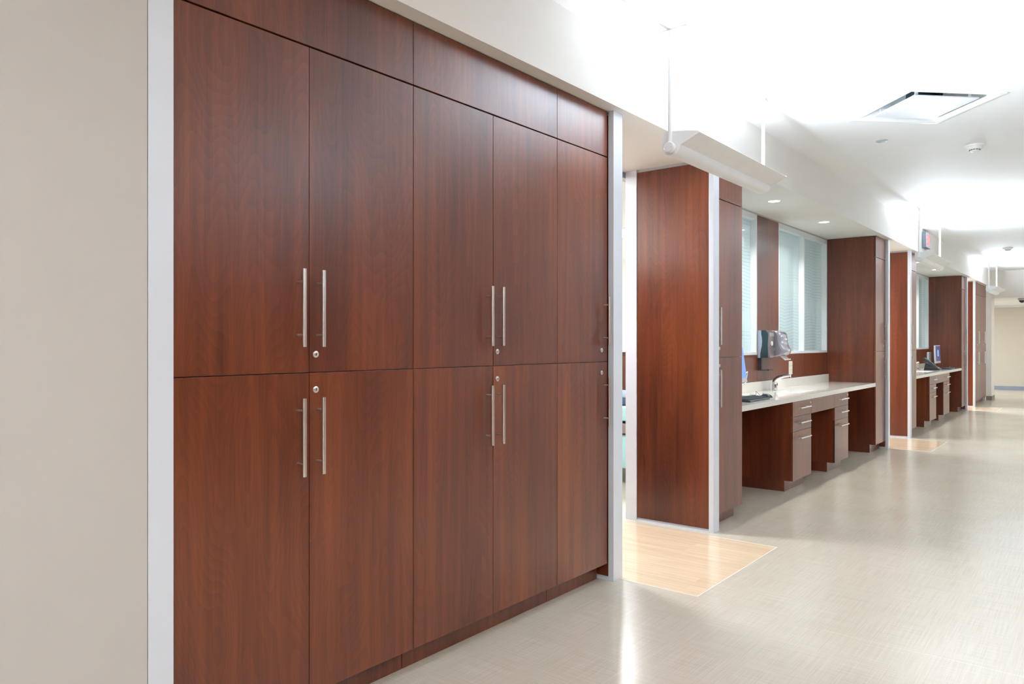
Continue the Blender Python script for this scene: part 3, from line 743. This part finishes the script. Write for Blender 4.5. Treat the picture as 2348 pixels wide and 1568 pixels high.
bm = tube(bmesh.new(), [(-2.80, 14.74, 1.06), (-2.77, 14.72, 1.0), (-2.755, 14.74, .93), (-2.75, 14.80, .885), (-2.74, 14.9, .878), (-2.72, 15.0, .90), (-2.70, 15.1, .93), (-2.69, 15.2, .90), (-2.68, 15.35, .878)], .004, 8)
o = obj('cable', bm, 'black', smooth=True); ground(o); tag(o, 'black cable hanging left of the telephone in the farther alcove', 'cable')

# ------------------------------------------------------------------ ceiling things
def shell(bm, path, th, y0, y1):
    """open (x,z) polyline of thickness th, extruded along Y"""
    pts = [Vector((p[0], 0, p[1])) for p in path]; L = []; R = []
    for i, p in enumerate(pts):
        d = (pts[min(i + 1, len(pts) - 1)] - pts[max(i - 1, 0)]).normalized(); n = Vector((-d.z, 0, d.x)) * th / 2
        L.append((p.x + n.x, p.z + n.z)); R.append((p.x - n.x, p.z - n.z))
    return prism(bm, L + R[::-1], y0, y1)
def pendant(y0, y1, label, ceiling_z=ZC, flip=False):
    cx, cz = -1.862, 2.447
    t = thing('pendant_light', label, 'light fixture', (cx, (y0 + y1) / 2, 2.40), 'white uplight pendants along the soffit')
    arcp = [(cx + .052 * math.cos(a), cz + .048 * math.sin(a)) for a in [math.radians(d) for d in range(180, 361, 15)]]
    body = [(cx - .042, 2.535), (cx - .047, 2.50)] + arcp[:-1] + [(cx + .0525, 2.450)]
    obj('housing', shell(bmesh.new(), body, .003, y0 + .003, y1 - .003), 'fix', t, smooth=True)
    obj('reflector_wing', shell(bmesh.new(), [(cx + .050, 2.4495), (cx + .10, 2.470), (-1.712, 2.492), (-1.700, 2.500)], .003, y0 + .003, y1 - .003), 'fix', t, smooth=True)
    pl = [(cx - .045, 2.538), (cx - .050, 2.50)] + [(cx + .055 * math.cos(math.radians(d)), cz + .051 * math.sin(math.radians(d))) for d in range(180, 361, 15)] + [(cx + .10, 2.466), (-1.698, 2.494), (-1.700, 2.503), (-1.76, 2.516), (cx + .03, 2.525), (cx + .0, 2.53)]
    for ya, yb in ((y0, y0 + .003), (y1 - .003, y1)): obj('end_plate', prism(bmesh.new(), pl, ya, yb), 'fix', t)
    obj('lamp_tube', tube(bmesh.new(), [(cx + .005, y0 + .06, 2.462), (cx + .005, y1 - .06, 2.462)], .008, 12), 'tube', t, smooth=True)
    for s, y in ((-1, y0 - .012), (1, y1 + .012)):
        h = obj('hub', tube(bmesh.new(), [(cx, y - s * .010, 2.437), (cx, y + s * .016, 2.437), (cx, y + s * .019, 2.437)], [.029, .029, .026], 24), 'fix', t, smooth=True)
        obj('rod', tube(bmesh.new(), [(cx, y, 2.46), (cx, y, ceiling_z)], .0115, 14), 'rod', t, smooth=True)
        c = obj('canopy', BM(-1.918, -1.764, y - .010, y + .010, ceiling_z - .006, ceiling_z - .0005), 'rod', t)
    a = bpy.data.lights.new('uplight_lamp', 'AREA'); a.shape = 'RECTANGLE'; a.size = .06; a.size_y = (y1 - y0) - .12
    a.energy = PEND; a.color = (.74, .865, 1)
    lo = bpy.data.objects.new('uplight_lamp', a); C.objects.link(lo)
    lo.parent = t; lo.location = Vector((cx + .022, (y0 + y1) / 2, 2.468)) - t.location
    lo.rotation_euler = (PI, math.radians(52), 0)
    if flip: a.energy = PEND * .5
    if flip: t.location.x = 2.0; t.rotation_euler.z = PI
    return t
PEND = 165
pendant(3.715, 5.10, 'long white pendant uplight nearest the camera, hanging beside the soffit')
pendant(10.60, 12.08, 'white pendant uplight below the exit sign')
pendant(17.72, 19.05, 'small distant white pendant uplight near the corridor end')
pendant(-3.15, -1.77, 'unseen white pendant uplight added behind the camera')  # unseen fixture added to light the camera end of the corridor
for ya, w in ((-3.15, 'behind the camera'), (3.715, 'level with the first room opening'), (10.60, 'level with the second room opening'), (17.72, 'near the corridor end')):
    pendant(ya, ya + 1.385, 'unseen white pendant uplight added on the far side of the corridor, ' + w, flip=True)  # mirrored pendants outside the view, added as ambient fill

def area(name, loc, sx, sy, e, rotv=(0, 0, 0), col=(1, 1, 1), parent=None):
    a = bpy.data.lights.new(name, 'AREA'); a.shape = 'RECTANGLE'; a.size = sx; a.size_y = sy; a.energy = e; a.color = col
    o = bpy.data.objects.new(name, a); C.objects.link(o); o.location = loc; o.rotation_euler = rotv
    if parent: o.parent = parent; o.location = Vector(loc) - parent_world(parent)
    return o
def downlight(x, y, z, label, e=14):
    t = thing('downlight', label, 'downlight', (x, y, z), 'round recessed downlights in the alcove soffits')
    obj('trim_ring', lathe(bmesh.new(), x, y, [(.052, z - .0005), (.056, z - .004), (.063, z - .003), (.066, z - .0005)], 36), 'white_plastic', t, smooth=True)
    obj('lens', lathe(bmesh.new(), x, y, [(0, z - .0015), (.053, z - .0015)], 36), 'lamp', t)
    a = bpy.data.lights.new('downlight_lamp', 'AREA'); a.shape = 'DISK'; a.size = .10; a.energy = e; a.spread = math.radians(130); a.color = (1, .98, .94)
    lo = bpy.data.objects.new('downlight_lamp', a); C.objects.link(lo); lo.parent = t; lo.location = (0, 0, -.008)
downlight(-2.445, 7.0, ZS, 'left round downlight in the soffit over the nearer countertop')
downlight(-2.44, 8.56, ZS, 'right round downlight in the soffit over the nearer countertop')
downlight(-2.43, 13.8, ZS, 'left round downlight over the farther countertop, half behind the pendant')
downlight(-2.44, 15.38, ZS, 'right round downlight over the farther countertop')

def diffuser():
    cx, cy = -1.033, 6.06
    t = thing('air_diffuser', 'square white ceiling air diffuser set diagonally, above the alcove side', 'air vent', (cx, cy, ZC - .02))
    T = Matrix.Translation((cx, cy, 0)) @ Matrix.Rotation(math.radians(45), 4, 'Z')
    def ring(bm, levels):
        rows = [[bm.verts.new((sx * r, sy * r, z)) for sx, sy in ((-1, -1), (1, -1), (1, 1), (-1, 1))] for r, z in levels]
        for a, b in zip(rows, rows[1:]):
            for k in range(4): bm.faces.new((a[k], a[(k + 1) % 4], b[(k + 1) % 4], b[k]))
        return rows
    bm = bmesh.new(); rows = ring(bm, [(.357, ZC - .0005), (.355, ZC - .010), (.330, ZC - .014), (.314, ZC - .008), (.308, ZC + .02), (.30, ZC + .075)])
    obj('frame', xform(bm, T), 'white_plastic', t)
    bm = bmesh.new(); rows = ring(bm, [(.30, ZC + .075), (.22, ZC + .115)]); bm.faces.new(rows[-1])
    obj('back_pan', xform(bm, T), 'duct', t)
    bm = lathe(bmesh.new(), 0, 0, [(.115, ZC + .112), (.12, ZC + .07), (.115, ZC + .07)], 32)
    lathe(bm, 0, 0, [(0, ZC + .108), (.115, ZC + .108)], 32)
    obj('duct_neck', xform(bm, T), 'metal_dark', t)
    obj('plaque', xform(BM(-.24, .24, -.24, .24, ZC - .010, ZC + .0, bev=.002), T), 'plaque', t)
    bm = bmesh.new()
    for sx in (-.2, .2):
        for sy in (-.2, .2): bx(bm, sx - .012, sx + .012, sy - .002, sy + .002, ZC, ZC + .11)
    obj('hanger', xform(bm, T), 'white_plastic', t)
diffuser()
def detector(x, y, z, label, s=1):
    t = thing('smoke_detector', label, 'smoke detector', (x, y, z), 'ceiling smoke detectors')
    obj('base', lathe(bmesh.new(), x, y, [(.078 * s, z - .0005), (.077 * s, z - .012 * s), (.070 * s, z - .018 * s), (0, z - .018 * s)], 36), 'white_plastic', t, smooth=True)
    obj('sensor_head', lathe(bmesh.new(), x, y, [(.060 * s, z - .018 * s), (.054 * s, z - .034 * s), (.042 * s, z - .040 * s), (.036 * s, z - .046 * s), (.034 * s, z - .052 * s), (.018 * s, z - .060 * s), (0, z - .060 * s)], 32), 'white_plastic', t, smooth=True)
    bm = bmesh.new()
    for k in range(12):
        a = 2 * PI * k / 12
        b = BM(-.008, .008, -.002, .002, z - .0445 * s, z - .040 * s)
        xform(b, Matrix.Translation((x, y, 0)) @ Matrix.Rotation(a, 4, 'Z') @ Matrix.Translation((0, .0405 * s, 0)))
        me = bpy.data.meshes.new('tmp'); b.to_mesh(me); b.free(); bm.from_mesh(me); bpy.data.meshes.remove(me)
    obj('vent_slot', bm, 'slot', t)
detector(-.893, 7.516, ZC, 'white smoke detector right of the round ceiling cap')
detector(-1.39, 15.98, ZC, 'distant white smoke detector near the corridor end')
o = obj('sprinkler_cap', lathe(bmesh.new(), -1.487, 6.862, [(.046, ZC - .0005), (.046, ZC - .004), (.043, ZC - .006), (0, ZC - .006)], 32), 'exit_face' if False else 'duct', smooth=True)
ground(o); tag(o, 'flat round grey cap on the ceiling left of the smoke detector', 'sprinkler cap')
def strobe(y, label):
    t = thing('alarm_box', label, 'alarm', (BX, y, 2.88), 'white boxes on the soffit face')
    obj('back_plate', BM(BX + .0005, BX + .014, y - .075, y + .075, 2.888, 2.998, bev=.003), 'white_plastic', t)
    obj('cover', BM(BX + .014, BX + .045, y - .030, y + .065, 2.895, 2.992, bev=.006), 'white_plastic', t)
    obj('lens', BM(BX + .045, BX + .05, y + .005, y + .045, 2.92, 2.96, bev=.001), 'white_plastic', t)
strobe(4.52, 'white alarm box on the soffit behind the nearest pendant')
strobe(11.35, 'white alarm box on the soffit left of the exit sign')
strobe(18.6, 'distant white alarm box on the soffit left of the last pendant')
def exit_sign():
    x0, x1 = BX + .002, BX + .055; y0, y1 = 12.50, 12.84; z0, z1 = 2.80, 3.032
    t = thing('exit_sign', 'exit sign with red letters on a grey face, mounted on the soffit', 'sign', (BX, (y0 + y1) / 2, z0))
    obj('housing', BM(x0, x1, y0, y1, z0, z1, bev=.002), 'exit_box', t)
    f = obj('face', BM(x1, x1 + .002, y0 + .004, y1 - .004, z0 + .004, z1 - .004), 'exit_face', t)
    a0, a1 = z0 + .043, z1 - .038; h = a1 - a0; s = .016; x = x1 + .002; X = x + .0012
    bm = bmesh.new(); y = y0 + .035; w = .055
    bx(bm, x, X, y, y + s, a0, a1)
    for z in (a0, (a0 + a1) / 2 - s / 2, a1 - s): bx(bm, x, X, y + s, y + w, z, z + s)
    y += .078
    for sg in (1, -1):
        b = BM(x, X, -s / 2, s / 2, -h / 2 * 1.06, h / 2 * 1.06)
        xform(b, Matrix.Translation((0, y + w / 2, (a0 + a1) / 2)) @ Matrix.Rotation(sg * math.radians(19), 4, 'X'))
        me = bpy.data.meshes.new('tmp'); b.to_mesh(me); b.free(); bm.from_mesh(me); bpy.data.meshes.remove(me)
    y += .078
    bx(bm, x, X, y, y + s, a0, a1)
    y += .040
    bx(bm, x, X, y, y + w + .01, a1 - s, a1); bx(bm, x, X, y + w / 2 + .005 - s / 2, y + w / 2 + .005 + s / 2, a0, a1 - s)
    obj('lettering', bm, 'red', f, label='red letters EXIT')
exit_sign()
t = thing('dome_camera', 'dark dome security camera on the low ceiling beyond the end wall', 'camera', (-1.62, 21.95, ZE))
obj('base', lathe(bmesh.new(), -1.62, 21.95, [(.085, ZE - .0005), (.085, ZE - .05), (.07, ZE - .055), (0, ZE - .055)], 28), 'silver_plastic', t, smooth=True)
obj('dome', lathe(bmesh.new(), -1.62, 21.95, [(.065, ZE - .055), (.062, ZE - .075), (.045, ZE - .10), (.02, ZE - .113), (0, ZE - .115)], 28), 'slot', t, smooth=True)
t = thing('downlight', 'bright ceiling light just right of the dome camera', 'downlight', (-1.48, 22.1, ZE))
obj('trim_ring', lathe(bmesh.new(), -1.46, 22.1, [(.07, ZE - .0005), (.075, ZE - .006), (.085, ZE - .0005)], 28), 'white_plastic', t, smooth=True)
obj('lens', lathe(bmesh.new(), -1.46, 22.1, [(0, ZE - .02), (.05, ZE - .016), (.07, ZE - .002)], 28), 'lamp', t)

# ------------------------------------------------------------------ lighting
def room_light(x, y, sx, sy, e, label, z=ZS, group=None):
    t = thing('room_light', label, 'ceiling light', (x, y, z), group)
    obj('frame', BM(x - sx / 2 - .02, x + sx / 2 + .02, y - sy / 2 - .02, y + sy / 2 + .02, z - .006, z - .0005), 'white_plastic', t)
    obj('lens', BM(x - sx / 2, x + sx / 2, y - sy / 2, y + sy / 2, z - .009, z - .006), 'panel_light', t)
    area('room_lamp', (x, y, z - .012), sx, sy, e, col=(1, .99, .96) if z > 2.8 else (.93, .97, 1), parent=t)
for k, y in enumerate((4.48, 11.3, 18.1)):
    w = ('first', 'second', 'third')[k]
    room_light(-3.75, y, .45, .45, 85, 'square ceiling light just inside the %s room opening' % w)
    room_light(-4.9, y + 3.4 if k < 2 else 19.6, 1.2, .6, 250, 'large ceiling light panel added deep in the %s room' % w)  # added panel that brightens the frosted alcove panes from behind
# added ceiling panels out of view: cross corridor, then beside and behind the camera
for x in (-4.6, 1.4):
    room_light(x, 24.2, .6, 1.2, 110, 'ceiling light panel added out of view in the cross corridor beyond the end wall', ZE, 'added cross corridor light panels')

room_light(1.5, .6, .6, 1.2, 74, 'unseen ceiling light panel added over the corridor right of the camera', ZC)  # added fill for the near floor and wall panel
room_light(.3, -2.4, .6, 1.2, 74, 'unseen ceiling light panel added over the corridor behind the camera', ZC)  # second added fill panel, outside the view
w = bpy.data.worlds.new('world'); bpy.context.scene.world = w; w.use_nodes = True
w.node_tree.nodes['Background'].inputs[0].default_value = (.8, .85, .9, 1); w.node_tree.nodes['Background'].inputs[1].default_value = .3

# ------------------------------------------------------------------ camera
cam = bpy.data.cameras.new('camera'); co = bpy.data.objects.new('camera', cam); C.objects.link(co)
co.location = (0, 0, 1.37); co.rotation_euler = (PI / 2, 0, .67562)
cam.sensor_width = 36; cam.lens = 1702.3 / 2348 * 36; cam.shift_y = 2.2 / 2348; cam.clip_start = .05
sc = bpy.context.scene; sc.camera = co
sc.view_settings.view_transform = 'Standard'; sc.view_settings.look = 'None'; sc.view_settings.gamma = 1
sc.view_settings.use_curve_mapping = False
sc.view_settings.exposure = 0
sc.cycles.max_bounces = 12; sc.cycles.diffuse_bounces = 8; sc.cycles.glossy_bounces = 5; sc.cycles.transparent_max_bounces = 12
sc.cycles.use_denoising = True
